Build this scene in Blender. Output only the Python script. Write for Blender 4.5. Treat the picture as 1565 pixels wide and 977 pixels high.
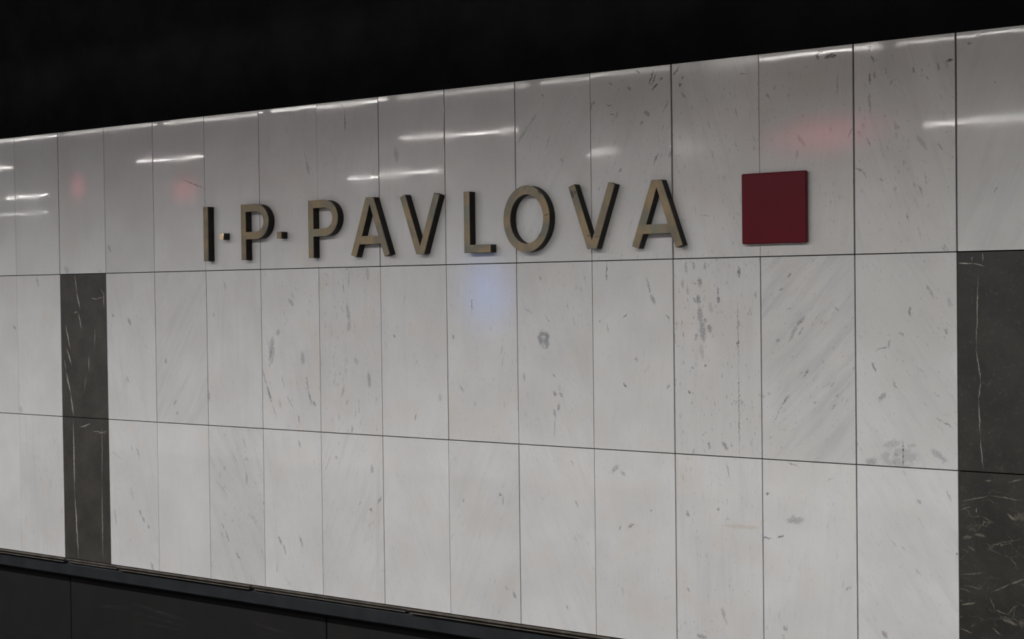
import bpy, bmesh, math, random
from mathutils import Matrix, Vector
random.seed(7)
for o in list(bpy.data.objects): bpy.data.objects.remove(o)
scene = bpy.context.scene
C = scene.collection

# ---------------------------------------------------------------- camera
# wall plane is y = 0, the camera stands on the platform (floor z = 0), 6.9 m from the track wall
S = 0.5                       # slab width in metres
X0, Z0 = -3.5, 1.75           # world position of slab-grid origin
def W(u, v): return (u * S + X0, v * S + Z0)
cam = bpy.data.cameras.new('camera')
cam.sensor_width = 36.0
cam.lens = 2346.5 * 36.0 / 1565.0
co = bpy.data.objects.new('camera', cam); C.objects.link(co)
r = ((0.80762, 0.001244, -0.589697), (0.589566, -0.022918, 0.807395), (-0.012511, -0.999737, -0.019243))
co.matrix_world = Matrix(((r[0][0], -r[0][1], -r[0][2], 19.0196 * S + X0),
                          (r[1][0], -r[1][1], -r[1][2], -13.8168 * S),
                          (r[2][0], -r[2][1], -r[2][2], -0.29958 * S + Z0),
                          (0, 0, 0, 1)))
scene.camera = co
vs = scene.view_settings
vs.view_transform = 'Standard'; vs.look = 'None'; vs.gamma = 1.0; vs.use_curve_mapping = False
vs.exposure = 0.0

# ---------------------------------------------------------------- world (dim, even underground ambience)
w = bpy.data.worlds.new('world'); scene.world = w; w.use_nodes = True
w.node_tree.nodes['Background'].inputs[0].default_value = (1.0, 0.98, 0.97, 1)
w.node_tree.nodes['Background'].inputs[1].default_value = 0.025

# ---------------------------------------------------------------- recessed fluorescent lamps in the platform ceiling
LAMP_L = 106.0                # radiance of the downward louvre of every lamp
def lamp(x0, x1, y, tube=50.0, width=0.15, z=3.4, col=(1.0, 0.992, 0.982)):
    l = bpy.data.lights.new('fluorescent_lamp', 'AREA'); l.shape = 'RECTANGLE'
    l.size = x1 - x0; l.size_y = width; l.color = col
    l.spread = math.radians(160)
    l.energy = LAMP_L * math.pi * (x1 - x0) * width
    o = bpy.data.objects.new('fluorescent_lamp', l); C.objects.link(o)
    o.location = ((x0 + x1) / 2, y, z)
    # the bare tube at the louvre's edge, seen from the side
    t = bpy.data.lights.new('fluorescent_tube', 'AREA'); t.shape = 'RECTANGLE'
    t.size = x1 - x0; t.size_y = .011; t.color = (1.0, 0.965, 0.92)
    t.energy = tube * math.pi * (x1 - x0) * .011
    o = bpy.data.objects.new('fluorescent_tube', t); C.objects.link(o)
    o.location = ((x0 + x1) / 2, y + width / 2, z); o.rotation_euler = (math.radians(90), 0, 0)
x = -9.76
while x < 9.0:                                   # row above the platform edge
    lamp(x, x + 1.5, -4.12, random.choice((30.0, 42.0, 60.0))); x += 1.62
for x0, x1 in ((-19.1, -17.3), (-10.4, -9.15), (-5.75, -4.05), (3.2, 4.9), (7.8, 9.5)):
    lamp(x0, x1, -7.08, 85.0)                    # row along the platform centre
for x0, x1, y in ((-18.1, -16.9, -10.5), (-10.25, -8.4, -11.15), (-5.25, -4.8, -10.35), (-3.95, -3.5, -10.35),
                  (-0.6, 0.9, -9.8), (4.0, 5.5, -10.3)):
    lamp(x0, x1, y, 105.0)                        # row on the far platform side
lamp(-23.2, -21.5, -14.0, 40.0)
lamp(-13.9, -12.3, -6.4, 85.0)

# ---------------------------------------------------------------- helpers
def obj(name, me, mat=None, parent=None, loc=None):
    o = bpy.data.objects.new(name, me); C.objects.link(o)
    if mat: me.materials.clear(); me.materials.append(mat)
    if parent: o.parent = parent
    if loc: o.location = loc
    return o
def empty(name, loc):
    o = bpy.data.objects.new(name, None); C.objects.link(o); o.location = loc; o.empty_display_size = .05
    return o
def tag(o, label, cat, group=None):
    o['label'] = label; o['category'] = cat
    if group: o['group'] = group
    return o
def struct(o, label=None):
    o['kind'] = 'structure'
    if label: o['label'] = label
    return o
def box(x0, x1, y0, y1, z0, z1, bev=0.0, name='m', seg=1):
    bm = bmesh.new()
    v = [bm.verts.new((x, y, z)) for x in (x0, x1) for y in (y0, y1) for z in (z0, z1)]
    for f in ((0, 1, 3, 2), (4, 6, 7, 5), (0, 4, 5, 1), (2, 3, 7, 6), (0, 2, 6, 4), (1, 5, 7, 3)):
        bm.faces.new([v[i] for i in f])
    bmesh.ops.recalc_face_normals(bm, faces=bm.faces)
    if bev: bmesh.ops.bevel(bm, geom=list(bm.edges), offset=bev, segments=seg, affect='EDGES', profile=.5)
    me = bpy.data.meshes.new(name); bm.to_mesh(me); bm.free()
    return me

# ---------------------------------------------------------------- material tools
def new_mat(name):
    m = bpy.data.materials.new(name); m.use_nodes = True
    nt = m.node_tree
    return m, nt, nt.nodes['Principled BSDF']
class N:
    """small wrapper to write node trees tersely"""
    def __init__(s, nt): s.nt = nt
    def node(s, t, **kw):
        n = s.nt.nodes.new(t)
        for k, v in kw.items(): setattr(n, k, v)
        return n
    def put(s, sock, v):
        if v is None: return
        if hasattr(v, 'is_output'): s.nt.links.new(v, sock)
        else: sock.default_value = v
    def math(s, op, a, b=None, clamp=False):
        n = s.node('ShaderNodeMath', operation=op, use_clamp=clamp)
        s.put(n.inputs[0], a); s.put(n.inputs[1], b)
        return n.outputs[0]
    def vmath(s, op, a, b=None):
        n = s.node('ShaderNodeVectorMath', operation=op)
        s.put(n.inputs[0], a); s.put(n.inputs[1], b)
        return n.outputs['Value'] if op == 'LENGTH' else n.outputs[0]
    def mapping(s, vec, loc=(0, 0, 0), rot=(0, 0, 0), scale=(1, 1, 1), typ='POINT'):
        n = s.node('ShaderNodeMapping', vector_type=typ)
        s.put(n.inputs[0], vec); n.inputs[1].default_value = loc if typ != 'X' else loc
        n.inputs[2].default_value = rot; n.inputs[3].default_value = scale
        return n.outputs[0]
    def noise(s, vec, scale, detail=3, rough=.55, dist=0):
        n = s.node('ShaderNodeTexNoise'); s.put(n.inputs['Vector'], vec)
        n.inputs['Scale'].default_value = scale; n.inputs['Detail'].default_value = detail
        n.inputs['Roughness'].default_value = rough; n.inputs['Distortion'].default_value = dist
        return n
    def ramp(s, v, a, b, lo=0.0, hi=1.0, smooth=True):
        n = s.node('ShaderNodeMapRange', interpolation_type='SMOOTHSTEP' if smooth else 'LINEAR')
        s.put(n.inputs[0], v); s.put(n.inputs[1], a); s.put(n.inputs[2], b); s.put(n.inputs[3], lo); s.put(n.inputs[4], hi)
        return n.outputs[0]
    def mix(s, fac, a, b, typ='MIX'):
        n = s.node('ShaderNodeMix', data_type='RGBA', blend_type=typ)
        s.put(n.inputs[0], fac)
        s.put(n.inputs[6], a if hasattr(a, 'is_output') else (*a, 1)); s.put(n.inputs[7], b if hasattr(b, 'is_output') else (*b, 1))
        return n.outputs[2]
    def strokes(s, vec, lst, origin, soft=.55):
        """max of irregular elongated ellipses given in slab-grid units"""
        res = None
        for (u, v, hl, hw, ang, st) in lst:
            x, z = W(u, v)
            m = s.mapping(vec, (x - origin[0], 0, z - origin[2]), (0, -ang, 0), (hl * S, 1.0, max(hw * 1.1, .006) * S), 'TEXTURE')
            q = s.ramp(s.vmath('LENGTH', m), 1.25, soft, 0.0, st)
            res = q if res is None else s.math('MAXIMUM', res, q)
        return res

# white marble: group with soft clouds, slanted bands and small blue-grey flecks
def marble_group():
    g = bpy.data.node_groups.new('white_marble', 'ShaderNodeTree')
    I = g.interface
    for n in ('Tone', 'Warm', 'Angle', 'Flecks', 'Bands'):
        I.new_socket(n, in_out='INPUT', socket_type='NodeSocketFloat')
    I.new_socket('Seed', in_out='INPUT', socket_type='NodeSocketVector')
    I.new_socket('Color', in_out='OUTPUT', socket_type='NodeSocketColor')
    I.new_socket('Rough', in_out='OUTPUT', socket_type='NodeSocketFloat')
    I.new_socket('Height', in_out='OUTPUT', socket_type='NodeSocketFloat')
    n = N(g); gi = n.node('NodeGroupInput').outputs; go = n.node('NodeGroupOutput').inputs
    tc = n.node('ShaderNodeTexCoord').outputs['Object']
    vec = n.vmath('ADD', tc, gi['Seed'])
    rot = n.node('ShaderNodeVectorRotate', rotation_type='Y_AXIS')
    n.put(rot.inputs['Vector'], vec); n.put(rot.inputs['Angle'], n.math('MULTIPLY', gi['Angle'], -1.0))
    rv = rot.outputs[0]
    cloud = n.noise(vec, 2.6, 4, .55).outputs[0]
    band = n.noise(n.mapping(rv, scale=(9.0, 1, 1.0)), 2.2, 5, .6, .3).outputs[0]
    fine = n.noise(n.mapping(rv, scale=(26, 6, 3.0)), 3.0, 3, .6).outputs[0]
    col = n.mix(n.ramp(cloud, .32, .68), (.522, .515, .508), (.575, .572, .568))
    col = n.mix(n.math('MULTIPLY', n.ramp(band, .45, .72), n.math('MULTIPLY', gi['Bands'], .7)), col, (.42, .42, .43))
    col = n.mix(n.math('MULTIPLY', n.ramp(fine, .5, .75), .16), col, (.42, .42, .43))
    # warm veiling
    col = n.mix(n.math('MULTIPLY', n.ramp(n.noise(vec, 4.0, 2).outputs[0], .45, .75), gi['Warm']), col, (.53, .47, .42))
    # flecks: elongated specks
    fv = n.mapping(rv, scale=(3.2, 1, 1.0))
    f1 = n.ramp(n.noise(fv, 15, 3, .62).outputs[0], .60, .70)
    gate = n.ramp(n.noise(n.mapping(rv, scale=(2.2, 1, .8)), 3.2, 2).outputs[0], .46, .66)
    f2 = n.ramp(n.noise(n.mapping(rv, scale=(2.4, 1, 1)), 34, 2, .6).outputs[0], .645, .72)
    fl = n.math('MULTIPLY', n.math('MAXIMUM', n.math('MULTIPLY', f1, gate), n.math('MULTIPLY', f2, .7)), gi['Flecks'])
    col = n.mix(n.math('MULTIPLY', fl, .8, True), col, (.20, .205, .225))
    tone = n.node('ShaderNodeCombineColor'); 
    for i in range(3): n.put(tone.inputs[i], gi['Tone'])
    col = n.mix(1.0, col, tone.outputs[0], 'MULTIPLY')
    n.put(go['Color'], col)
    sm = n.noise(n.mapping(vec, scale=(1, 1, .5)), 5, 4, .6).outputs[0]
    n.put(go['Rough'], n.ramp(sm, .3, .7, 0.0, 1.0))
    n.put(go['Height'], n.noise(vec, 9, 2, .5).outputs[0])
    return g
MG = marble_group()
INK = {0: (.10, .105, .13), 1: (.02, .019, .018), 2: (.16, .12, .09), 3: (.42, .30, .18)}
def marble_mat(origin, marks, tone, warm, angle, flecks, bands, seed, rough=0.0):
    m, nt, b = new_mat('white_marble'); n = N(nt)
    gr = n.node('ShaderNodeGroup'); gr.node_tree = MG
    for k, v in (('Tone', tone), ('Warm', warm), ('Angle', angle), ('Flecks', flecks), ('Bands', bands), ('Seed', seed)):
        gr.inputs[k].default_value = v
    col = gr.outputs['Color']
    if marks:
        tc = n.node('ShaderNodeTexCoord').outputs['Object']
        nz = n.noise(tc, 55, 4, .7).outputs['Color']
        off = n.vmath('SCALE', n.vmath('SUBTRACT', nz, (.5, .5, .5)))
        off.node.inputs['Scale'].default_value = .034
        vec = n.vmath('ADD', tc, off)
        vec = n.vmath('MULTIPLY', vec, (1, 0, 1))
        grit = n.ramp(n.noise(tc, 170, 3, .7).outputs[0], .42, .54, .22, 1.4)
        for c in sorted({k[6] for k in marks}):
            big = [k[:6] for k in marks if k[6] == c and k[3] > .045]      # broad stains are even, small flecks are gritty
            small = [k[:6] for k in marks if k[6] == c and k[3] <= .045]
            if big: col = n.mix(n.math('MULTIPLY', n.strokes(vec, big, origin, .8), n.ramp(n.noise(tc, 34, 4, .6).outputs[0], .40, .52, .2, 1.1), True), col, INK[c])
            if small: col = n.mix(n.math('MULTIPLY', n.strokes(vec, small, origin), grit, True), col, INK[c])
    n.put(b.inputs['Base Color'], col)
    n.put(b.inputs['Roughness'], n.ramp(gr.outputs['Rough'], 0, 1, .30, .42))
    b.inputs['Specular IOR Level'].default_value = .45
    b.inputs['Coat Weight'].default_value = .55
    n.put(b.inputs['Coat Roughness'], n.ramp(gr.outputs['Rough'], 0, 1, .025 + rough, .060 + rough))
    b.inputs['Coat IOR'].default_value = 1.5
    bump = n.node('ShaderNodeBump'); bump.inputs['Strength'].default_value = .02; bump.inputs['Distance'].default_value = .004
    n.put(bump.inputs['Height'], gr.outputs['Height'])
    n.put(b.inputs['Coat Normal'], bump.outputs[0])
    return m
def dark_mat(origin, veins, net, seed, a=(.034, .032, .028), c=(.058, .055, .048)):
    m, nt, b = new_mat('dark_marble'); n = N(nt)
    tc = n.node('ShaderNodeTexCoord').outputs['Object']
    v = n.vmath('ADD', tc, seed)
    col = n.mix(n.ramp(n.noise(v, 6, 5, .65).outputs[0], .3, .7), a, c)
    col = n.mix(n.math('MULTIPLY', n.ramp(n.noise(v, 60, 3, .6).outputs[0], .55, .75), .35), col, (.09, .086, .078))
    if net:
        wv = n.vmath('ADD', n.mapping(v, rot=(0, .35, 0), scale=(1, 1, 2.2)), n.vmath('MULTIPLY', n.noise(v, 5, 4, .6).outputs['Color'], (.35, .0, .35)))
        vo = n.node('ShaderNodeTexVoronoi', feature='DISTANCE_TO_EDGE'); n.put(vo.inputs['Vector'], n.vmath('MULTIPLY', wv, (1, 0, 1))); vo.inputs['Scale'].default_value = 5.0
        line = n.ramp(vo.outputs['Distance'], .022, .0)
        gate = n.ramp(n.noise(v, 7, 3, .6).outputs[0], .46, .62)
        col = n.mix(n.math('MULTIPLY', n.math('MULTIPLY', line, gate), .45), col, (.22, .20, .155))
        patch = n.math('MULTIPLY', n.ramp(n.noise(v, 14, 5, .7).outputs[0], .62, .74), .4)
        col = n.mix(patch, col, (.16, .145, .11))
    if veins:
        nz = n.noise(tc, 22, 3, .6).outputs['Color']
        off = n.vmath('SCALE', n.vmath('SUBTRACT', nz, (.5, .5, .5))); off.node.inputs['Scale'].default_value = .016
        vec = n.vmath('MULTIPLY', n.vmath('ADD', tc, off), (1, 0, 1))
        f = n.strokes(vec, veins, origin, .3)
        f = n.math('MULTIPLY', f, n.ramp(n.noise(tc, 70, 2, .6).outputs[0], .36, .56, .45, 1.0))
        col = n.mix(f, col, (.42, .40, .36) if not net else (.30, .28, .22))
    n.put(b.inputs['Base Color'], col)
    b.inputs['Roughness'].default_value = .4
    b.inputs['Specular IOR Level'].default_value = .35
    return m
def plain(name, col, rough=.6, metal=0.0, spec=.5, var=.25, scale=8.0):
    m, nt, b = new_mat(name); n = N(nt)
    tc = n.node('ShaderNodeTexCoord').outputs['Object']
    nz = n.noise(tc, scale, 4, .6).outputs[0]
    c2 = tuple(max(0, c * (1 - var)) for c in col); c1 = tuple(min(1, c * (1 + var)) for c in col)
    n.put(b.inputs['Base Color'], n.mix(n.ramp(nz, .3, .7), c2, c1))
    b.inputs['Roughness'].default_value = rough; b.inputs['Metallic'].default_value = metal
    b.inputs['Specular IOR Level'].default_value = spec
    return m
def emit(name, col, st, centre, half):
    """lit face, glow faded towards its border to soften its mirror image"""
    m, nt, b = new_mat(name); n = N(nt)
    b.inputs['Base Color'].default_value = (.02, .02, .02, 1)
    b.inputs['Emission Color'].default_value = (*col, 1)
    v = n.mapping(n.node('ShaderNodeTexCoord').outputs['Object'], (centre[0], 0, centre[1]), (0, 0, 0), (half[0], 50, half[1]), 'TEXTURE')
    n.put(b.inputs['Emission Strength'], n.ramp(n.vmath('LENGTH', v), 1.05, .0, 0.0, st))
    return m

MARKS=[(7.272,1.308,0.0959,0.0347,-1.39,0.35,0),(5.841,1.236,0.0931,0.0215,-1.31,0.4,0),(5.8,1.391,0.0715,0.0106,-1.24,0.25,0),
(6.469,1.76,0.1421,0.0074,-1.59,0.6,1),(6.44,1.931,0.0561,0.0065,-0.93,0.4,1),(3.775,1.144,0.2323,0.0062,-0.32,0.6,1),
(2.087,0.34,0.0511,0.016,-1.08,0.5,0),(1.152,0.059,0.0699,0.0385,-0.93,0.3,0),(1.87,0.038,0.0484,0.0155,-0.5,0.25,0),
(10.764,1.894,0.0855,0.008,-1.93,0.8,1),(10.795,1.874,0.075,0.0064,-1.98,0.8,1),(10.806,1.795,0.0491,0.0114,-2.43,0.7,1),
(10.881,1.87,0.0183,0.0105,0.19,0.7,1),(10.601,1.967,0.0282,0.0106,-0.76,0.6,1),(10.495,1.802,0.0202,0.011,-0.95,0.6,1),
(10.26,1.871,0.0265,0.0106,-0.63,0.5,1),(10.24,1.648,0.0289,0.0069,-0.08,0.5,1),(10.272,1.548,0.0288,0.0069,-0.08,0.5,1),
(10.707,1.521,0.0473,0.0248,-0.76,0.5,0),(10.643,1.434,0.0307,0.0135,-2.37,0.55,0),(10.008,1.656,0.0509,0.0209,-1.58,0.45,2),
(10.046,1.688,0.0187,0.012,-1.21,0.6,1),(10.808,1.045,0.0717,0.0098,-2.02,0.65,0),(10.37,0.951,0.0302,0.0116,-2.36,0.5,0),
(9.374,1.821,0.0288,0.0099,-0.98,0.55,0),(9.252,1.58,0.1021,0.0127,-2.3,0.3,0),(9.112,1.422,0.1249,0.0128,-2.29,0.35,0),
(9.441,1.313,0.0934,0.0087,-1.89,0.3,0),(9.628,1.102,0.0318,0.0151,-0.73,0.3,0),(11.061,1.931,0.058,0.0114,-2.33,0.8,1),
(11.106,1.789,0.0188,0.013,-1.23,0.7,1),(11.138,1.853,0.0177,0.0111,-1.23,0.6,1),(11.143,1.679,0.0482,0.0105,-0.88,0.5,0),
(11.827,1.834,0.0502,0.0046,-0.06,0.6,1),(10.949,1.607,0.0454,0.0078,-2.08,0.5,0),(12.099,1.594,0.031,0.0136,-1.09,0.4,2),
(11.742,1.13,0.0299,0.009,-1.28,0.4,2),(12.655,1.964,0.0351,0.015,-2.74,0.9,1),(12.631,1.929,0.0358,0.015,-1.32,0.9,1),
(12.747,1.914,0.0423,0.0129,0.18,0.9,1),(12.794,1.922,0.0388,0.0186,-0.21,0.9,1),(13.168,1.956,0.036,0.0084,-1.79,0.6,1),
(13.197,1.851,0.0321,0.0126,-1.17,0.6,0),(13.165,1.665,0.0678,0.0099,-1.58,0.65,1),(13.212,1.689,0.04,0.008,-1.39,0.6,1),
(13.332,1.711,0.0377,0.0079,-1.28,0.4,0),(13.943,1.762,0.0323,0.0122,0.14,0.8,1),(13.598,1.702,0.0342,0.0093,-1.36,0.6,0),
(13.68,1.691,0.0229,0.0079,-1.58,0.4,0),(13.837,1.709,0.0347,0.0107,-1.36,0.55,0),(13.733,1.622,0.0189,0.0089,-0.82,0.5,0),
(13.38,1.609,0.0288,0.0066,-1.84,0.5,0),(13.163,1.43,0.118,0.0098,-1.52,0.45,0),(13.064,1.388,0.0298,0.0083,-1.58,0.45,0),
(13.533,0.33,0.048,0.0063,-1.36,0.55,0),(13.675,1.024,0.0899,0.0212,-0.97,0.3,0),(13.844,0.976,0.041,0.0089,-0.81,0.35,0),
(14.359,0.553,0.0297,0.0061,-2.05,0.55,1),(14.203,1.956,0.0251,0.0061,0.17,0.7,1),(14.127,1.899,0.0236,0.0089,-0.1,0.6,1),
(14.368,1.526,0.0125,0.0059,-0.09,0.5,1),(12.45,1.128,0.0751,0.0163,-0.89,0.3,0),(12.411,0.993,0.0477,0.0141,-1.85,0.3,0),
(13.049,0.813,0.0437,0.0093,-0.3,0.5,1),(13.108,0.757,0.0434,0.0063,-0.96,0.4,1),(12.962,1.162,0.0474,0.0054,-2.05,0.5,1),
(12.839,1.632,0.128,0.0044,-1.58,0.35,1),(13.275,0.701,0.0219,0.0092,-0.65,0.4,0),(11.38,0.431,0.0597,0.005,-0.04,0.3,1),
(7.333,0.783,0.0885,0.008,-0.47,0.25,0),(9.356,-0.851,0.0981,0.0644,-1.13,0.55,0),(9.41,-0.804,0.0385,0.0258,-1.2,0.4,0),
(10.184,-0.111,0.1185,0.0058,-1.58,0.7,1),(10.705,-0.278,0.0951,0.0086,-1.27,0.6,0),(10.755,-0.418,0.0588,0.0192,-1.06,0.5,0),
(10.407,-0.589,0.033,0.0079,0.51,0.6,1),(10.93,-0.599,0.0306,0.008,-0.72,0.6,1),(10.402,-1.327,0.0362,0.0086,-0.87,0.6,1),
(10.929,-1.32,0.0383,0.0084,-1.94,0.6,1),(10.543,-1.044,0.0273,0.0154,-0.85,0.5,2),(10.09,-0.645,0.0153,0.0121,-1.04,0.5,0),
(10.192,-0.715,0.0568,0.0124,-1.42,0.3,0),(11.312,-0.244,0.0573,0.0228,-1.5,0.55,0),(11.291,-0.422,0.0545,0.0228,-1.39,0.55,0),
(11.249,-0.425,0.039,0.0146,-0.9,0.4,0),(11.312,-0.582,0.0989,0.0305,-1.49,0.45,0),(11.34,-0.743,0.1144,0.0342,-1.5,0.5,0),
(11.263,-0.804,0.0436,0.0151,-1.81,0.45,0),(11.42,-0.716,0.0423,0.0224,-1.18,0.6,0),(11.372,-0.633,0.0272,0.0149,-1.15,0.5,0),
(11.326,-0.954,0.0956,0.019,-1.45,0.25,0),(11.37,-1.1,0.0174,0.0113,-1.22,0.5,1),(11.522,-0.357,0.0577,0.0075,-1.51,0.6,0),
(11.525,-0.43,0.0312,0.0187,-1.58,0.7,0),(11.762,-0.148,0.0616,0.0147,-1.51,0.6,0),(11.153,-0.091,0.0699,0.0154,-1.52,0.4,0),
(11.241,-0.073,0.0501,0.0152,-1.39,0.4,0),(11.112,-0.259,0.0499,0.0154,-1.49,0.35,0),(11.166,-0.333,0.0431,0.0154,-1.47,0.35,0),
(11.374,-0.088,0.0294,0.0151,-1.4,0.45,0),(11.434,-0.506,0.064,0.0226,-1.43,0.25,2),(11.744,-0.76,0.3389,0.0048,-1.56,0.45,1),
(11.747,-1.539,0.4454,0.0052,-1.57,0.5,1),(11.403,-1.912,0.043,0.0153,-1.36,0.5,0),(11.587,-1.907,0.0548,0.0185,-0.94,0.5,0),
(11.739,-0.863,0.0193,0.0147,-1.22,0.7,0),(11.218,-1.124,0.024,0.0115,-1.36,0.4,0),(11.176,-1.377,0.0208,0.0116,-1.3,0.5,1),
(9.496,-1.441,0.0266,0.0169,-1.03,0.55,1),(9.578,-1.453,0.0287,0.0164,-0.83,0.5,2),(9.489,-1.656,0.0393,0.0175,-1.43,0.55,0),
(9.542,-1.59,0.0462,0.0126,-1.93,0.5,0),(9.486,-1.821,0.1127,0.0078,-1.63,0.4,0),(9.158,-0.535,0.0624,0.0061,-0.45,0.4,0),
(9.404,-0.614,0.0618,0.0066,-0.94,0.3,0),(9.085,-1.264,0.0509,0.0112,-1.38,0.45,0),(9.486,-1.244,0.028,0.0104,-0.94,0.5,0),
(9.318,-0.175,0.0253,0.0138,-0.7,0.4,0),(9.757,-0.653,0.0483,0.0085,-1.39,0.3,0),(12.433,-0.644,0.0694,0.0167,-2.36,0.5,0),
(12.355,-0.753,0.1108,0.0171,-2.09,0.35,0),(12.432,-0.74,0.0474,0.0102,-2.11,0.5,0),(12.26,-1.423,0.0722,0.0101,-2.21,0.55,0),
(12.177,-1.559,0.0977,0.0069,-2.06,0.5,0),(12.484,-1.156,0.0486,0.0118,-2.11,0.55,0),(12.225,-0.324,0.0351,0.0066,0.42,0.45,1),
(12.315,-0.187,0.0319,0.0135,0.73,0.5,0),(12.809,-0.52,0.0289,0.013,-0.65,0.35,0),(12.185,-0.829,0.0275,0.0134,0.74,0.45,0),
(12.762,-1.251,0.0295,0.0097,-2.38,0.4,0),(12.578,-1.438,0.0153,0.0102,-0.73,0.4,0),(12.315,-0.522,0.0203,0.0097,0.22,0.5,0),
(13.725,-0.325,0.034,0.0124,-0.94,0.4,0),(13.756,-0.386,0.0481,0.0094,-1.2,0.4,0),(13.546,-0.546,0.0526,0.016,-1.5,0.55,0),
(13.461,-0.756,0.0398,0.0094,-0.57,0.4,0),(13.897,-0.732,0.0348,0.0124,-1.46,0.45,0),(13.927,-0.46,0.0508,0.0186,-1.42,0.25,0),
(13.34,-0.849,0.0395,0.0129,-1.79,0.5,0),(13.265,-0.9,0.0698,0.0078,-2.84,0.5,0),(13.185,-1.078,0.0445,0.0115,-1.13,0.6,0),
(13.265,-1.359,0.0499,0.0219,-2.37,0.5,0),(13.392,-1.244,0.0403,0.0098,-1.09,0.35,0),(13.819,-1.555,0.0375,0.0074,-0.34,0.45,0),
(13.906,-1.597,0.0682,0.0075,-0.51,0.45,0),(13.802,-1.321,0.036,0.0063,-0.69,0.35,0),(13.359,-1.803,0.0935,0.0338,0.22,0.28,0),
(13.435,-1.929,0.1774,0.0803,0.05,0.25,0),(13.154,-1.982,0.061,0.0341,0.21,0.4,0),(13.814,-1.884,0.0965,0.0285,-0.61,0.35,0),
(13.869,-1.935,0.0365,0.0119,-2.42,0.35,0),(13.468,-1.89,0.1262,0.0045,-1.58,0.75,1),(13.552,-1.809,0.0452,0.0214,0.14,0.25,0),
(5.173,-1.025,0.1639,0.0517,-1.68,0.3,0),(5.167,-1.038,0.1182,0.0168,-1.86,0.4,0),(5.287,-0.794,0.0423,0.0281,-1.82,0.4,0),
(5.709,-1.115,0.0851,0.0335,-1.51,0.4,0),(5.78,-1.422,0.0886,0.0111,-1.39,0.5,0),(5.821,-1.599,0.1076,0.0132,-1.31,0.55,0),
(5.038,-1.358,0.1285,0.0091,-1.21,0.5,0),(5.12,-1.575,0.1187,0.0159,-1.21,0.65,0),(5.202,-1.779,0.1153,0.0079,-1.16,0.4,0),
(5.37,-1.412,0.0778,0.009,-1.27,0.45,0),(5.473,-1.655,0.0891,0.0085,-0.94,0.4,0),(5.522,-0.421,0.0681,0.0245,-0.76,0.4,0),
(5.4,-0.547,0.0382,0.0091,-1.59,0.45,3),(5.892,-1.669,0.044,0.0202,-0.83,0.5,0),(5.307,-1.697,0.0604,0.0171,-1.36,0.3,0),
(6.476,-0.553,0.1244,0.0264,-1.39,0.4,0),(6.495,-0.699,0.0555,0.0265,-1.59,0.25,0),(6.408,-0.26,0.0588,0.0106,-1.39,0.4,0),
(6.797,-1.356,0.1022,0.0261,-1.47,0.45,0),(6.373,-1.502,0.0805,0.0206,-1.91,0.35,2),(6.434,-1.635,0.0412,0.014,-2.3,0.35,0),
(6.592,-1.133,0.0523,0.0249,-0.99,0.3,0),(6.796,-0.088,0.0862,0.026,-1.52,0.3,0),(6.495,-0.138,0.115,0.0074,-1.59,0.3,1),
(7.512,-1.776,0.04,0.012,-1.9,0.6,0),(7.203,-0.824,0.0274,0.0126,-1.33,0.6,0),(7.884,-1.534,0.048,0.0292,-1.43,0.25,0),
(7.367,-0.393,0.0671,0.0098,-1.92,0.25,0),(8.368,-0.459,0.0677,0.0075,-1.54,0.85,1),(8.089,-0.833,0.0278,0.0143,-1.34,0.55,0),
(8.778,-0.966,0.062,0.0081,-1.83,0.4,0),(8.789,-1.106,0.0677,0.0072,-1.73,0.35,0),(8.203,-1.427,0.0517,0.0137,-1.01,0.4,0),
(8.809,-1.59,0.0448,0.0073,-1.59,0.55,3),(8.393,-1.593,0.0353,0.0075,-1.28,0.35,0),(2.476,-0.668,0.0606,0.0275,-0.94,0.5,0),
(2.138,-0.583,0.0278,0.0147,-0.79,0.55,1),(2.421,-1.455,0.0499,0.0161,-1.07,0.35,0),(2.801,-0.999,0.0389,0.0083,-0.7,0.35,0),
(3.196,-1.195,0.036,0.0224,-1.3,0.5,0),(3.363,-1.741,0.0474,0.0173,-2.14,0.5,0),(3.404,-1.883,0.0276,0.021,-0.58,0.4,0),
(4.347,-0.2,0.0687,0.0119,-1.29,0.35,0),(4.02,-1.638,0.0588,0.0124,-1.47,0.45,1),(4.131,-0.571,0.0352,0.0152,-1.36,0.4,0),
(0.49,-0.098,0.0824,0.0219,-1.27,0.35,0),(-0.072,-0.755,0.0459,0.0123,-0.67,0.5,1),(0.046,-1.951,0.0629,0.0377,-1.21,0.3,0),
(4.32,-3.444,0.0803,0.0145,-1.16,0.5,0),(4.514,-3.682,0.0613,0.0147,-0.84,0.5,0),(4.692,-2.665,0.0864,0.0179,-1.44,0.35,0),
(4.244,-3.315,0.0469,0.0117,-0.94,0.4,0),(4.243,-2.834,0.1607,0.0097,-0.69,0.25,0),(2.63,-3.262,0.047,0.0193,-1,0.5,0),
(2.688,-3.351,0.0537,0.0189,-0.92,0.5,0),(2.792,-3.445,0.0363,0.0193,-1.03,0.45,0),(2.604,-2.443,0.0719,0.0164,-1.15,0.4,0),
(2.111,-3.369,0.137,0.0174,-1.43,0.3,0),(2.851,-3.977,0.0543,0.026,-1.06,0.45,0),(2.155,-2.507,0.1005,0.0089,-0.55,0.3,0),
(2.468,-3.019,0.0986,0.0122,-1.3,0.3,0),(5.27,-3.413,0.0628,0.0172,-1.14,0.55,0),(5.348,-3.518,0.0719,0.0138,-1.23,0.5,0),
(5.639,-3.398,0.0772,0.0146,-1.17,0.45,0),(5.211,-3.766,0.0722,0.0104,-1.51,0.35,0),(5.636,-2.183,0.05,0.014,-1.32,0.4,0),
(6.824,-2.419,0.0557,0.0209,-1.47,0.45,0),(6.936,-2.792,0.0603,0.0136,-2.22,0.5,0),(6.799,-2.912,0.0287,0.0178,-0.98,0.5,1),
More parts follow.
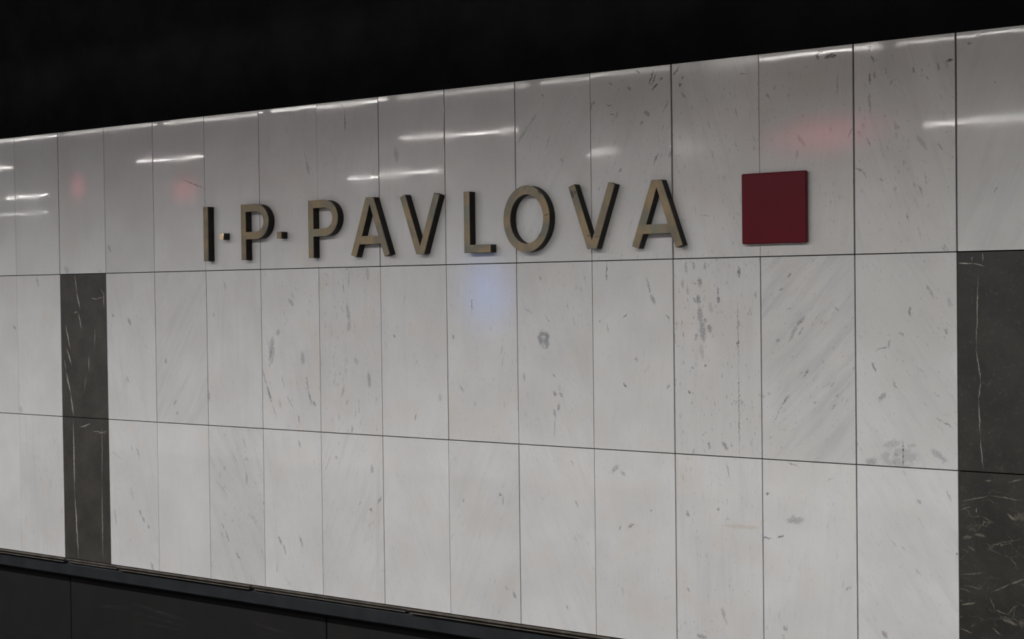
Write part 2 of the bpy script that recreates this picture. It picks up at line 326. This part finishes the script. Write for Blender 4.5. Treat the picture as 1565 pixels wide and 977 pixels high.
(6.91,-3.068,0.8052,0.031,-1.6,0.1,2),(6.622,-2.846,0.0387,0.0091,-2.28,0.4,0),(6.249,-2.312,0.0214,0.0141,-0.61,0.4,0),
(8.738,-2.598,0.0249,0.0136,-1.01,0.5,1),(8.774,-2.661,0.0582,0.011,-1.59,0.35,0),(8.21,-2.701,0.0284,0.0096,-1.38,0.4,0),
(8.917,-3.712,0.0453,0.0185,-1.18,0.5,0),(8.809,-3.65,0.0287,0.0118,-0.9,0.4,0),(9.763,-2.627,0.053,0.0085,-1.02,0.4,0),
(9.627,-3.772,0.0269,0.0132,-1.11,0.5,2),(9.71,-2.185,0.0288,0.0082,-0.78,0.4,0),(10.263,-2.22,0.0631,0.0222,0.84,0.4,0),
(10.365,-2.263,0.0353,0.0191,-0.56,0.4,0),(10.455,-2.81,0.0503,0.0138,0.5,0.55,0),(10.316,-2.845,0.0347,0.0101,-1.73,0.4,0),
(10.703,-2.635,0.017,0.0115,-0.67,0.45,2),(11.617,-2.164,0.1028,0.009,-1.35,0.4,0),(11.142,-2.632,0.0337,0.0157,-1.26,0.5,0),
(11.501,-2.562,0.0185,0.0147,-0.69,0.45,0),(11.549,-3.626,0.0718,0.0192,-1.33,0.35,0),(11.574,-3.697,0.0432,0.0116,-1.04,0.35,0),
(11.289,-3.886,0.0582,0.0206,-0.02,0.5,0),(11.141,-3.415,0.022,0.0119,-1.04,0.5,0),(11.093,-2.26,0.0399,0.0094,-1.35,0.3,0),
(11.756,-2.715,0.2368,0.0199,0.02,0.3,3),(12.351,-2.605,0.1025,0.0289,0.12,0.4,0),(12.365,-2.601,0.0626,0.0282,-0.7,0.3,0),
(12.05,-2.805,0.0547,0.0067,-0.11,0.85,1),(12.194,-2.78,0.0369,0.0096,0.4,0.7,1),(12.055,-2.36,0.0332,0.0065,0.18,0.6,1),
(12.234,-3.691,0.0332,0.0221,-1.22,0.5,2),(12.219,-3.774,0.0318,0.0147,-1.27,0.3,2),(12.907,-3.217,0.0355,0.0122,0.57,0.4,0),
(12.733,-2.18,0.0367,0.0063,0.36,0.35,0),(12.342,-2.056,0.0713,0.0054,-0.38,0.5,1),(13.621,-2.33,0.0341,0.0098,-0.98,0.55,0),
(13.272,-3.622,0.0422,0.0206,-0.86,0.55,2),(13.606,-2.995,0.0415,0.0132,-0.72,0.3,0),(13.895,-2.238,0.0365,0.0076,-1.18,0.4,0),
(13.37,-2.745,0.0426,0.0067,-0.84,0.3,0),(13.467,-2.783,0.0316,0.0066,-0.81,0.3,0),(13.92,-2.281,0.0501,0.0063,-1.31,0.3,0),
(13.981,-2.792,0.0136,0.0059,0.4,0.8,1),]
VEINS=[(1.342,-0.137,0.1362,0.01,-1.43,0.6),(1.392,-0.372,0.1184,0.0126,-1.27,0.8),(1.42,-0.657,0.1239,0.0106,-1.35,0.6),
(1.147,-0.879,0.1758,0.0129,-1.29,0.75),(1.168,-1.161,0.1277,0.0126,-1.16,0.75),(1.078,-1.283,0.0816,0.0086,-1.31,0.4),
(1.143,-1.541,0.1629,0.0143,-1.26,0.8),(1.214,-1.836,0.1571,0.013,-1.4,0.75),(1.733,-0.893,0.1558,0.0084,-1.64,0.35),
(1.599,-1.255,0.1069,0.0099,-1.63,0.4),(1.51,-1.536,0.1337,0.0083,-1.82,0.25),(1.741,-0.347,0.0758,0.0075,-0.2,0.6),
(1.867,-0.338,0.0752,0.0065,0.18,0.5),(1.94,-0.362,0.1152,0.0111,-1.57,0.6),(1.918,-0.262,0.0701,0.007,-0.77,0.4),
(1.33,-0.537,0.0425,0.0102,0.13,0.5),(1.237,-2.575,0.526,0.0123,-1.57,0.75),(1.267,-3.555,0.4694,0.0124,-1.51,0.75),
(1.85,-2.492,0.4387,0.0091,-1.6,0.3),(1.831,-3.455,0.5362,0.0105,-1.58,0.4),(1.501,-2.124,0.1178,0.0112,0.25,0.55),
(1.802,-2.203,0.1585,0.0074,-0.04,0.4),(1.872,-2.204,0.1069,0.0056,0.31,0.4),(14.077,-0.108,0.0708,0.006,0,0.8),
(14.198,-0.121,0.0598,0.0054,-0.29,0.7),(14.242,-0.057,0.0416,0.0048,-1.62,0.6),(14.144,-0.063,0.0264,0.0043,-1.58,0.45),
(14.186,-0.563,0.34,0.0039,-1.6,0.5),(14.195,-1.044,0.1472,0.0046,-1.43,0.6),(14.205,-1.267,0.0841,0.0042,-1.69,0.55),
(14.201,-1.519,0.173,0.0042,-1.54,0.5),(14.217,-1.835,0.149,0.0043,-1.49,0.5),(14.156,-2.265,0.1386,0.0044,0.27,0.4),
(14.439,-2.239,0.1544,0.0045,-0.07,0.45),(14.081,-2.626,0.0584,0.0177,0.27,0.3),(14.196,-2.598,0.0549,0.0152,-0.11,0.35),
(14.12,-2.728,0.0447,0.0127,-0.61,0.25),(14.485,-2.408,0.0478,0.0123,-0.64,0.45),(14.165,-2.369,0.0217,0.0061,-1.58,0.9),
(14.064,-2.362,0.0636,0.0035,0.32,0.35),(14.307,-3.214,0.0582,0.0044,-1.19,0.4),(14.387,-3.282,0.065,0.005,-0.28,0.45),
(14.483,-3.25,0.0628,0.0039,0.94,0.35),(14.389,-3.061,0.1033,0.0046,0.47,0.5),(14.538,-2.986,0.0713,0.0085,0.47,0.5),
(14.085,-3.241,0.0687,0.0089,0.25,0.5),(14.121,-2.957,0.1226,0.0036,0.15,0.35),(14.461,-3.363,0.0862,0.0155,-0.28,0.35),
(14.062,-3.489,0.0585,0.0057,-0.33,0.35),(14.278,-2.092,0.0368,0.006,0.06,0.5),(14.523,-2.076,0.0738,0.0041,0.31,0.4),
(14.344,-3.466,0.0557,0.0064,-0.64,0.35),(14.273,-2.451,0.0675,0.004,-0.4,0.25),(14.466,-2.629,0.1087,0.0035,0.23,0.25),
(14.132,-3.079,0.0787,0.0037,-0.09,0.25),]
SCUFFS=[(9.404,0.764,0.0321,0.0161,-0.96,0.8,1),(9.492,0.511,0.0318,0.0067,-2.79,0.8,1),(9.208,0.816,0.0238,0.0069,1.09,0.6,1),
(9.257,0.842,0.0431,0.0057,0.04,0.5,1),(9.406,0.294,0.0326,0.0079,0.66,0.5,1),(9.828,0.719,0.0515,0.0202,-1.14,0.75,1),
(9.866,0.738,0.0261,0.0115,-0.87,0.6,1),(9.838,0.806,0.0393,0.0072,0.25,0.45,1),(10.036,0.267,0.0253,0.007,-0.2,0.6,1),
(10.143,0.254,0.0338,0.007,0.21,0.6,1),(6.352,0.744,0.0246,0.0141,-0.87,0.35,1),(10.81,0.71,0.055,0.0107,0.46,0.35,2),]
SMEARS=[(1.812,-4.675,0.3681,0.0278,0.05,0.5),(2.715,-4.632,0.6961,0.0236,-0.1,0.6),(2.766,-4.739,0.6071,0.0139,-0.06,0.6),
(2.81,-4.828,0.5853,0.0138,-0.02,0.5),(4.865,-4.599,0.3412,0.0266,-0.11,0.5),(0.11,-5.194,0.1721,0.0224,-0.28,0.4),]

# ---------------------------------------------------------------- the setting
K0, K1 = -8, 20                               # slab columns
XL, XR = W(K0, 0)[0], W(K1, 0)[0]
BLACK = plain('void_black', (.022, .0225, .024), .95, 0, .05, .2, 3)
wall = struct(obj('wall_back', box(XL - .05, XR + .05, .036, .20, W(0, -4.03)[1], W(0, 2.004)[1]), plain('joint_mortar', (.055, .046, .04), .9, 0, .2, .4, 14)),
              'track wall clad in tall marble slabs')
ZT = (2.009, .0, -2.018, -4.028)              # edges of the three slab rows
# joint widths in mm, one list for each row, joint k = 0..14
JW = ((2.5, 7, 4.5, 2.5, 4, 3, 2.5, 6.5, 4.5, 5.5, 4.5, 9, 2.6, 7.5, 7.5),
      (2, 4, 3, 4, 4, 4, 4, 3.6, 5, 4.2, 4.2, 6.5, 6, 6, 5),
      (2, 4, 3, 4, 4, 3, 4, 4, 4.2, 4.2, 4.2, 6.5, 5.5, 5.5, 5))
def jw(row, k): return (JW[row][k] if 0 <= k < 15 else 4.5) * .001
# (tone, warm, angle, flecks, bands, extra gloss roughness) for the slabs in view, k = -1 .. 14
LOOK = {
 0: [(1, .1, .3, .1, .1), (.98, .1, .2, .15, .1), (.97, .2, .1, .2, .15), (.93, .1, 0, .15, .1), (1, .15, 0, .05, .1), (1, .1, .2, .12, .15),
     (.97, .3, .1, .3, .25), (.98, .1, .2, .3, .25), (.99, .15, .1, .2, .3), (1.0, .1, 0, .1, .15), (.99, .1, .5, .5, .3), (.98, .1, .3, .6, .2),
     (.99, .3, -.3, .7, .5), (.97, .4, .1, .6, .3), (1.0, .25, -.3, .8, .5), (.97, 0, .4, .1, .4)],
 1: [(1, .2, 0, .15, .15), (1, .3, .1, .25, .2), None, (.98, .1, -.2, .35, .4), (.97, .1, .6, .25, .6), (1.0, .1, 0, .3, .3), (1, .3, -.25, .8, .3),
     (.98, .35, 0, .9, .35), (.99, .25, 0, .35, .25), (1, .35, 0, .6, .2), (.97, .2, -.3, .45, .25), (1, .15, .1, .3, .15), (1, .35, 0, .9, .4),
     (.97, .1, .75, .8, .85), (1.0, .05, -.6, .6, .45), None],
 2: [(1.04, .1, 0, .1, .1), (1, .4, 0, .45, .45), None, (1.0, .2, -.3, .5, .25), (1.03, .2, 0, .08, .1), (.98, .1, -.5, .6, .7), (1.03, .2, -.2, .4, .3),
     (1.01, .25, .4, .4, .5), (1.04, .1, -.4, .25, .3), (1.0, .25, .4, .3, .35), (1.03, .2, -.4, .4, .35), (1.02, .35, 0, .3, .15), (1.03, .35, 0, .55, .4),
     (1.07, .2, .1, .3, .2), (1.06, 0, -.6, .35, .4), None]}
for row in range(3):
    z1 = W(0, ZT[row])[1] - (.0025 if row else 0); z0 = W(0, ZT[row + 1])[1] + (.0025 if row < 2 else 0)
    for k in range(K0, K1):
        dark = row and (k - 1) % 13 == 0
        x0 = W(k, 0)[0] + jw(row, k) / 2; x1 = W(k + 1, 0)[0] - jw(row, k + 1) / 2
        cx, cz = (x0 + x1) / 2, (z0 + z1) / 2
        rnd = random.Random(1000 * row + k)
        seed = (rnd.uniform(-40, 40), rnd.uniform(-40, 40), rnd.uniform(-40, 40))
        org = (cx, 0, cz)
        if dark:
            mat = dark_mat(org, [v for v in VEINS if W(*v[:2])[0] > x0 and W(*v[:2])[0] < x1 and z0 < W(*v[:2])[1] < z1], k == 14 and row == 2, seed, *(((.022, .0215, .019), (.036, .034, .030)) if k > 10 else ((.036, .033, .0295), (.055, .051, .046))))
        else:
            lk = LOOK[row][k + 1] if -1 <= k <= 14 else (rnd.uniform(.97, 1.02), .2, rnd.uniform(-.5, .5), rnd.uniform(.1, .7), .3)
            mk = [v for v in MARKS if x0 < W(*v[:2])[0] < x1 and z0 < W(*v[:2])[1] < z1]
            mat = marble_mat(org, mk, *lk, seed, .055 if (row == 0 and k == 11) else 0.0)
        hw, hh = (x1 - x0) / 2, (z1 - z0) / 2
        s = obj('dark_marble_slab' if dark else 'marble_slab', box(-hw, hw, 0, .03, -hh, hh, .0011), mat, wall, (cx, rnd.uniform(-.0012, .0012), cz))
        t = .0011
        s.rotation_euler = (rnd.uniform(-t, t), 0, rnd.uniform(-t, t))
        if row == 1 and k == 8: s.rotation_euler = (.004, 0, -.004)

# dark void above the wall: darkness put into near-black wall, ledge and soffit
struct(obj('wall_upper', box(XL - 6, XR + 4, .9, 1.1, 1.6, 5.2), BLACK), 'black wall set back above the marble')
struct(obj('trim_1', box(XL - .05, XR + .05, .012, .92, W(0, 1.985)[1], W(0, 2.0)[1]), BLACK), 'black ledge on top of the marble wall')
struct(obj('ceiling', box(XL - 6, XR + 4, -3.3, 1.1, 5.2, 5.4), BLACK), 'black soffit over the track')
struct(obj('ceiling_platform', box(-26, 14, -17, -3.3, 3.42, 3.6), plain('ceiling_panel', (.32, .31, .30), .7)), 'ceiling above the platform')
struct(obj('floor', box(-26, 14, -17, -3.45, -.3, 0), plain('platform_granite', (.30, .29, .275), .35, 0, .5, .15, 30)), 'granite platform floor')
struct(obj('floor_track', box(-26, 14, -3.45, 1.0, -1.5, -1.3), plain('track_bed', (.02, .019, .018), .95, 0, .1, .3, 20)), 'dark track bed')
struct(obj('wall_platform_edge', box(-26, 14, -3.5, -3.42, -1.3, -.3), plain('edge_concrete', (.1, .1, .1), .8)), 'concrete face below the platform edge')

# bottom edge: thin metal profile in separate lengths, bluish steel beam, dark recessed panels
zb = W(0, -4.033)[1]
MET = plain('dull_metal', (.115, .10, .083), .5, .4, .4, .3, 12)
tr = struct(obj('trim_2', box(XL, XR, .004, .06, zb - .022, zb - .004), plain('profile_dark', (.03, .027, .025), .8), None), 'metal edging under the lowest slabs')  # even dark core bar behind the metal strips
cuts = [XL, W(-3, 0)[0], W(1.02, 0)[0], W(2.5, 0)[0] - .18, W(4.75, 0)[0], W(7.35, 0)[0], W(10.2, 0)[0], W(13.4, 0)[0], W(17, 0)[0], XR]
for i, (a, b_) in enumerate(zip(cuts[:-1], cuts[1:])):
    dy = (-.012, -.016, -.004, -.014, -.006, -.015, -.010, -.014, -.01)[i]
    obj('edging_strip', box(a + .004, b_ - .004, dy, .05, zb - .012, zb - .003, .0015), MET, tr)
    obj('edging_lip', box(a + .02, b_ - .02, dy + .006, .05, zb - .030, zb - .024, .001), MET, tr)
lw = struct(obj('wall_lower', box(XL - 3, XR + 3, .12, .27, -1.3, zb - .13), plain('recess_black', (.007, .0068, .0066), .8, 0, .3, .3, 4)), 'dark recess wall below the marble')
bm_ = plain('beam_steel', (.010, .012, .0138), .6, 0, .4, .35, 6)
struct(obj('trim_3', box(XL - 3, XR + 3, .012, .29, zb - .13, zb - .034, .012), bm_), 'dark bluish steel beam under the edging')
def panel_mat(origin, smears):
    m, nt, b = new_mat('recess_panel'); n = N(nt)
    tc = n.node('ShaderNodeTexCoord').outputs['Object']
    col = n.mix(n.ramp(n.noise(tc, 5, 4, .6).outputs[0], .3, .7), (.0054, .0050, .0048), (.0080, .0074, .0070))
    if smears:                                 # pale scuff smears on the dark panel
        vec = n.vmath('MULTIPLY', tc, (1, 0, 1))
        f = n.math('MULTIPLY', n.strokes(vec, smears, origin, .0), n.ramp(n.noise(n.mapping(tc, scale=(1, 1, 8)), 9, 3, .6).outputs[0], .35, .6))
        col = n.mix(f, col, (.03, .028, .028))
    n.put(b.inputs['Base Color'], col); b.inputs['Roughness'].default_value = .7; b.inputs['Specular IOR Level'].default_value = .3
    return m
for k in range(-8, 20, 5):
    a, b_ = W(k - 1.13, 0)[0], W(k + 3.87, 0)[0]
    cx, cz = (a + b_) / 2, (zb - .14 - 1.28) / 2
    hw, hh = (b_ - a) / 2 - .005, (zb - .14 + 1.28) / 2
    obj('recess_panel', box(-hw, hw, 0, .03, -hh, hh, .004), panel_mat((cx, 0, cz), [s for s in SMEARS if a < W(*s[:2])[0] < b_]), lw, (cx, .09, cz))

# ---------------------------------------------------------------- platform things that the polished wall mirrors
def hanging_sign(x, y, z, wd, label):
    t = empty('hanging_sign', (x, y, z)); tag(t, label, 'sign', 'lit signs over the platform')
    t.rotation_euler = (0, 0, math.radians(18))
    obj('housing', box(-wd / 2 - .03, wd / 2 + .03, -.12, 0, -.28, .28, .008), plain('sign_housing', (.03, .03, .03), .5), t)
    obj('lit_face', box(-wd / 2, wd / 2, .001, .012, -.25, .25, .002), emit('red_lit_face', (1.0, .10, .16), 4.2, (0, 0), (wd / 2, .25)), t)
    for s in (-1, 1):
        obj('hanger', box(s * wd * .4 - .012, s * wd * .4 + .012, -.07, -.046, .28, 3.42 - z), MET, t)
    return t
hanging_sign(-9.14, -5.0, 2.915, .7, 'small red lit sign hanging over the platform, mirrored above the left dark slab')
hanging_sign(-8.96, -6.5, 2.93, 1.2, 'red lit sign hanging over the platform, mirrored left of the letter I')
hanging_sign(.10, -6.0, 2.98, 2.0, 'wide red lit sign hanging over the platform, mirrored above the red square')
sc = empty('display_panel', (-4.62, -7.2, 0)); tag(sc, 'blue lit display panel standing on the platform, mirrored below the L', 'display')
sc.rotation_euler = (0, 0, math.radians(20))
obj('case', box(-1.06, .76, -.14, 0, .25, 2.27, .01), plain('display_case', (.03, .03, .035), .4, .3), sc)
obj('screen', box(-1.0, .70, .001, .012, .7, 2.2, .002), emit('blue_screen', (.12, .36, 1.0), 7.0, (-.15, 1.55), (.85, .70)), sc)
for s in (-1, 1): obj('foot', box(s * .5 - .15 - .06, s * .5 - .15 + .06, -.2, .06, 0, .25, .006), MET, sc)

# ---------------------------------------------------------------- the station name: channel letters with bronze faces
DEPTH = .115 * S
def bronze(origin, scuffs, seed, rough=.42):
    m, nt, b = new_mat('bronze_face'); n = N(nt)
    tc = n.node('ShaderNodeTexCoord').outputs['Object']
    v = n.vmath('ADD', tc, seed)
    c = n.mix(n.ramp(n.noise(v, 9, 3, .5).outputs[0], .3, .7), (.155, .14, .105), (.27, .20, .11))
    c = n.mix(n.math('MULTIPLY', n.ramp(n.noise(v, 5, 2, .5).outputs[0], .52, .72), .6), c, (.155, .18, .145))
    c = n.mix(n.math('MULTIPLY', n.ramp(n.noise(n.mapping(v, scale=(1, 1, .12)), 120, 2, .6).outputs[0], .45, .7), .25), c, (.12, .11, .085))
    if scuffs:
        nz = n.noise(tc, 120, 3, .6).outputs['Color']
        off = n.vmath('SCALE', n.vmath('SUBTRACT', nz, (.5, .5, .5))); off.node.inputs['Scale'].default_value = .012
        vec = n.vmath('MULTIPLY', n.vmath('ADD', tc, off), (1, 0, 1))
        for k in sorted({q[6] for q in scuffs}):
            c = n.mix(n.strokes(vec, [q[:6] for q in scuffs if q[6] == k], origin), c, (.035, .032, .028) if k == 1 else (.30, .22, .12))
    n.put(b.inputs['Base Color'], c)
    b.inputs['Metallic'].default_value = .55
    n.put(b.inputs['Roughness'], n.ramp(n.noise(v, 14, 3).outputs[0], .3, .7, rough - .08, rough + .08))
    return m
SIDE = plain('dark_patina', (.012, .0105, .009), .5, .2, .3, .4, 25)
def arc(cx, cz, rx, rz, a0, a1, n):
    return [(cx + rx * math.cos(a0 + (a1 - a0) * i / n), cz + rz * math.sin(a0 + (a1 - a0) * i / n)) for i in range(n + 1)]
def extrude_outline(loops, y0, y1, bev=0.0, off=0.0):
    """solid between y0 and y1 from closed outlines (first outer, others holes)"""
    cu = bpy.data.curves.new('outline', 'CURVE'); cu.dimensions = '2D'; cu.fill_mode = 'BOTH'
    cu.extrude = (y1 - y0) / 2 - bev; cu.bevel_depth = bev; cu.bevel_resolution = 1; cu.offset = off - bev
    for lp in loops:
        sp = cu.splines.new('POLY'); sp.points.add(len(lp) - 1); sp.use_cyclic_u = True
        for p, (x, z) in zip(sp.points, lp): p.co = (x, z, 0, 1)
    o = bpy.data.objects.new('tmp', cu); C.objects.link(o); bpy.context.view_layer.update()
    me = bpy.data.meshes.new_from_object(o.evaluated_get(bpy.context.evaluated_depsgraph_get()))
    bpy.data.objects.remove(o)
    me.transform(Matrix.Translation((0, (y0 + y1) / 2, 0)) @ Matrix.Rotation(math.pi / 2, 4, 'X'))
    return me
def letter(name, loops, label, cat='letter', tilt=0.0, rough=.42, grp='raised letters of the station name'):
    us = [p[0] for p in loops[0]]; vs_ = [p[1] for p in loops[0]]
    bx, bz = W((min(us) + max(us)) / 2, min(vs_))
    t = empty(name, (bx, 0, bz)); tag(t, label, cat, grp)
    lo = [[(W(*p)[0] - bx, W(*p)[1] - bz) for p in lp] for lp in loops]
    x0, x1, z0, z1 = min(W(u, 0)[0] for u in us), max(W(u, 0)[0] for u in us), bz, W(0, max(vs_))[1]
    sc_ = [q for q in SCUFFS if x0 < W(*q[:2])[0] < x1 and z0 < W(*q[:2])[1] < z1]
    rnd = random.Random(int(bx * 1000))
    fm = bronze((bx, 0, bz), sc_, (rnd.uniform(-9, 9), rnd.uniform(-9, 9), rnd.uniform(-9, 9)), rough)
    f = obj('face', extrude_outline(lo, -DEPTH, -DEPTH + .006, .0012), fm, t)
    f['label'] = 'tarnished bronze front'
    if tilt:
        f.data.transform(Matrix.Translation((0, -DEPTH, .02)) @ Matrix.Rotation(-tilt, 4, 'X') @ Matrix.Translation((0, DEPTH, -.02)))
    s = obj('side_return', extrude_outline(lo, -DEPTH + .0062, -.0035, 0, -.0008), SIDE, t)
    s['label'] = 'dark patinated side'
    return t
def rect(x0, x1, z0, z1): return [(x0, z0), (x1, z0), (x1, z1), (x0, z1)]
PI = math.pi
def shape_P(x):
    outer = [(x, .120), (x + .083, .120), (x + .083, .380)] + arc(x + .262, .601, .225, .221, -PI / 2, PI / 2, 28) + [(x, .822)]
    hole = [(x + .083, .474)] + arc(x + .262, .600, .136, .126, -PI / 2, PI / 2, 24) + [(x + .083, .726)]
    return [outer, hole]
def shape_A(c):
    outer = [(c - .060, .820), (c - .303, .140), (c - .224, .112), (c - .166, .264), (c + .166, .264), (c + .224, .112), (c + .303, .140), (c + .060, .820)]
    return [outer, [(c, .742), (c - .129, .362), (c + .129, .362)]]
def shape_V(c):
    return [[(c - .058, .126), (c + .058, .126), (c + .294, .798), (c + .216, .826), (c, .216), (c - .216, .826), (c - .294, .798)]]
letter('metal_letter', [rect(4.088, 4.173, .119, .823)], 'bronze letter I, leftmost letter of the name')
letter('metal_dot', [rect(4.383, 4.461, .388, .474)], 'small square metal dot with a bright face, between the I and the first P', 'dot', .142, .22)
letter('metal_letter', shape_P(4.780), 'bronze letter P standing between the two square dots')
letter('metal_dot', [rect(5.410, 5.486, .374, .460)], 'small square metal dot with a dull face, between the two letters P', 'dot')
letter('metal_letter', shape_P(5.947), 'bronze letter P directly left of the first A')
letter('metal_letter', shape_A(6.944), 'bronze letter A between the second P and the first V')
letter('metal_letter', shape_V(7.709), 'bronze letter V directly left of the L')
letter('metal_letter', [[(8.356, .124), (8.728, .124), (8.728, .214), (8.437, .214), (8.437, .816), (8.356, .816)]], 'bronze letter L with a bluish sheen on its foot')
letter('metal_letter', [arc(9.221, .478, .310, .366, 0, 2 * PI * 63 / 64, 63), arc(9.224, .476, .222, .269, 0, 2 * PI * 63 / 64, 63)], 'scuffed bronze letter O between the L and the second V')
letter('metal_letter', shape_V(10.075), 'bronze letter V with a worn patch on its upper left end, after the O')
letter('metal_letter', shape_A(10.877), 'bronze letter A, last letter, nearest the red square')

# red enamel square
bx, bz = W(12.183, .127)
t = empty('red_square', (bx, 0, bz)); tag(t, 'dark red enamel square plate mounted right of the last letter A', 'square plate')
h = .3505 * S
m, nt, b = new_mat('red_enamel'); n = N(nt)
tc = n.node('ShaderNodeTexCoord').outputs['Object']
n.put(b.inputs['Base Color'], n.mix(n.noise(tc, 6, 3).outputs[0], (.085, .0035, .009), (.11, .005, .012)))
b.inputs['Roughness'].default_value = .34; b.inputs['Specular IOR Level'].default_value = .18; b.inputs['Coat Weight'].default_value = .05; b.inputs['Coat Roughness'].default_value = .15
obj('face', box(-h, h, -.036, -.010, 0, 2 * h, .007, seg=3), m, t)
obj('back_box', box(-h + .008, h - .006, -.012, -.002, .008, 2 * h - .006), SIDE, t)
